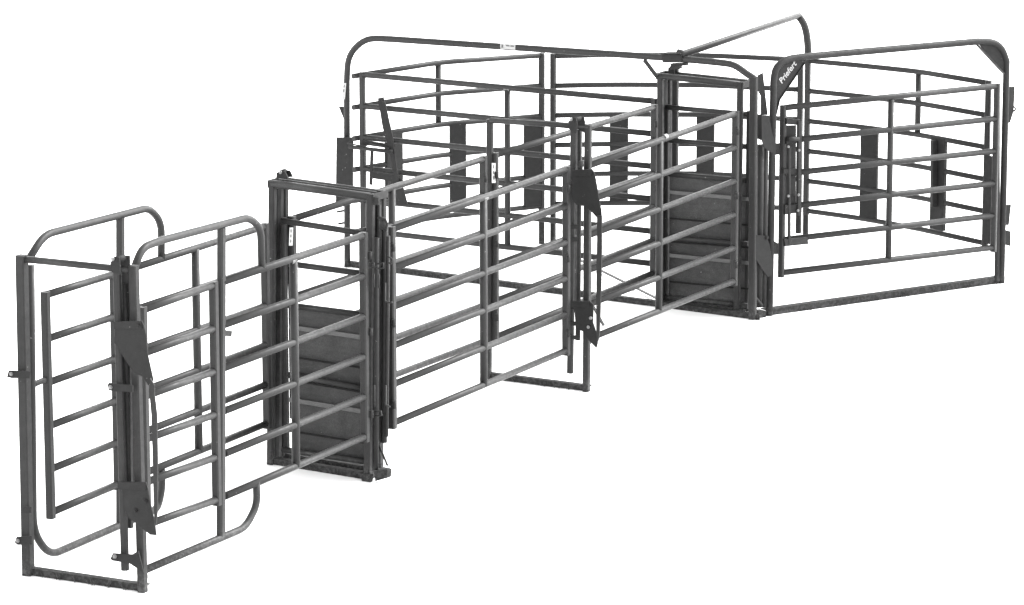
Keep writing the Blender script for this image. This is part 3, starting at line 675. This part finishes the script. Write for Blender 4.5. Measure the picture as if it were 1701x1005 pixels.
# ------------------------------------------------------------------ curved back fence of the round pen
def fence(key, label, plates, uprights, short, feet=None):
    root = thing('curved_fence_panel', label, 'fence', pt(D[key][0]), 'bent six rail panels closing the round pen')
    e = D[key]; panel(root, e, [(0, len(e)-1)], uprights, r=.0225, ru=.0250, curve=True, short=short)
    for i in range(plates):
        x0, y0, x1, y1, zt, zb = D['plate_%s_%d' % (key, i)]
        a, b = V((x0, y0, 0)), V((x1, y1, 0)); n = plane_n(a, b); bm = bmesh.new()
        add_plate(bm, [a+UP*zt, b+UP*zt, b+UP*zb, a+UP*zb], .008)
        # folded edges stiffen the plate
        add_bar(bm, a+UP*(zb+.001)-n*.012, a+UP*(zt-.001)-n*.012, .006, .03, (b-a), .001); add_bar(bm, b+UP*(zb+.001)-n*.012, b+UP*(zt-.001)-n*.012, .006, .03, (b-a), .001)
        obj('stiffener_plate', bm, PLATE, root)
    return root
t1 = fence('t1', 'bent back panel of the round pen under the left end of the wide arch', 3, [1, 2], {1: 2})
t2 = fence('t2', 'bent back panel of the round pen running behind the slide gate', 2, [0, 3], {})
t3 = fence('t3', 'bent back panel of the round pen seen through the right hand gate', 3, [0, 2, 3], {2: 2})
bar_obj('stiffener_channel', P('t3_box', 0), P('t3_box', 1), .052, .03, tR, STEEL, t3, c=.003)
# legs of the back panels
def leg(root, e, foot): 
    bar_obj('leg', V((e[0], e[1], e[3]-.036)), V(foot), .042, .042, AL, BASEM, root)
leg(t1, D['t1'][2], (D['t1'][2][0], D['t1'][2][1], 0)); leg(t2, D['t2'][0], (D['t2'][0][0], D['t2'][0][1], 0))
leg(t2, D['t2'][3], (D['t2'][3][0], D['t2'][3][1], .13)); leg(t3, D['t3'][0], (D['t3'][0][0], D['t3'][0][1], .14))
oa = thing('overhead_brace', 'bent pipe rising over the round pen to the split post at its back', 'pipe', P('arch', 6))
pts = [V(p) for p in D['arch']]; off = V((.0, -.045, 0)); top = [p for p in pts[2:6]]
bm = bmesh.new(); add_tube(bm, [pts[0], pts[1]]+catmull(top, 5)+[pts[5]+V((0, 0, -.02))], .031, 16); obj('brace_pipe', bm, STEEL, oa)
tie = thing('ground_tie_rod', 'thin flat rod lying on the ground across the round pen', 'rod', P('rod', 0))
bar_obj('tie_bar', P('rod', 0), P('rod', 1), .012, .030, UP, STEEL, tie)

# ------------------------------------------------------------------ dry grass caught along the base angles
bm = bmesh.new(); rnd = random.Random(3)
for a, b, k in ((P('e1l', 0), P('e1r', 0), 34), (P('s1l', 0)+AL*.02, P('s1r', 0)+AL*.02, 40), (P('e3l', 0), P('e3r', 0), 18), (P('s2l', 0), P('s2r', 0), 46), (P('wl', 0), P('s2l', 0), 90), (P('rl', 0), P('rr', 0), 100)):
    n = plane_n(a, b); t = (b-a).normalized()
    for i in range(k):
        u = rnd.random(); u = round(u*7)/7*.6+u*.4
        o = a+(b-a)*min(max(u, 0), 1)+n*rnd.uniform(.010, .022)
        tip = o+UP*rnd.uniform(.015, .045)+t*rnd.uniform(-.025, .025)+n*rnd.uniform(0, .012); w_ = t*rnd.uniform(.0012, .0025)
        m1 = (o+tip)/2+n*.004
        v = [bm.verts.new(p) for p in (o-w_, o+w_, m1+w_*.8, tip, m1-w_*.8)]; bm.faces.new(v)
gr = obj('grass', bm, paint('dry_grass', .030, rough=.9, dirt=False, grain=.5)); gr['kind'] = 'stuff'

# ------------------------------------------------------------------ ground: one bright, evenly lit sheet
bm = bmesh.new()
S = 400
vs = [bm.verts.new((x, y, -.002)) for x, y in ((-S, -S), (S, -S), (S, S), (-S, S))]; bm.faces.new(vs)
gm = bpy.data.materials.new('pale_ground'); gm.use_nodes = True; b = gm.node_tree.nodes['Principled BSDF']
nz = gm.node_tree.nodes.new('ShaderNodeTexNoise'); nz.inputs['Scale'].default_value = .7
mp = gm.node_tree.nodes.new('ShaderNodeMapRange'); mp.inputs['To Min'].default_value = .77; mp.inputs['To Max'].default_value = .81
gm.node_tree.links.new(nz.outputs['Fac'], mp.inputs['Value']); gm.node_tree.links.new(mp.outputs['Result'], b.inputs['Base Color'])
b.inputs['Roughness'].default_value = 1; b.inputs['Specular IOR Level'].default_value = 0
g = obj('ground', bm, gm); g['kind'] = 'structure'

# ------------------------------------------------------------------ light: hazy high sun from the right and a neutral bright sky
sun_dir = V((.90, .36, .95)).normalized()
w = bpy.data.worlds.new('World'); sc.world = w; w.use_nodes = True; nt = w.node_tree
sky = nt.nodes.new('ShaderNodeTexSky'); sky.sky_type = 'NISHITA'; sky.sun_disc = False
sky.sun_elevation = math.asin(sun_dir.z); sky.sun_rotation = math.atan2(sun_dir.x, sun_dir.y)
bw = nt.nodes.new('ShaderNodeRGBToBW'); nt.links.new(sky.outputs[0], bw.inputs[0])
nt.links.new(bw.outputs[0], nt.nodes['Background'].inputs['Color']); nt.nodes['Background'].inputs['Strength'].default_value = SKY
sl = bpy.data.lights.new('sun', 'SUN'); sl.energy = SUN; sl.angle = math.radians(22); sl.color = (1, 1, 1)
so = bpy.data.objects.new('sun', sl); COL.objects.link(so); so.rotation_euler = sun_dir.to_track_quat('Z', 'Y').to_euler()

# ------------------------------------------------------------------ camera
cam = bpy.data.cameras.new('camera'); co = bpy.data.objects.new('camera', cam); COL.objects.link(co)
cam.sensor_width = 36; cam.lens = 6473.5/1701*36; cam.clip_end = 2000; cam.clip_start = .5
co.location = D['cam'][0]
co.rotation_euler = (Matrix.Rotation(math.pi/2 - .1998, 3, 'X') @ Matrix.Rotation(-.00132, 3, 'Z')).to_euler()
sc.camera = co
sc.view_settings.view_transform = 'Standard'; sc.view_settings.look = 'None'
sc.view_settings.exposure = EXPO; sc.view_settings.gamma = 1; sc.view_settings.use_curve_mapping = False
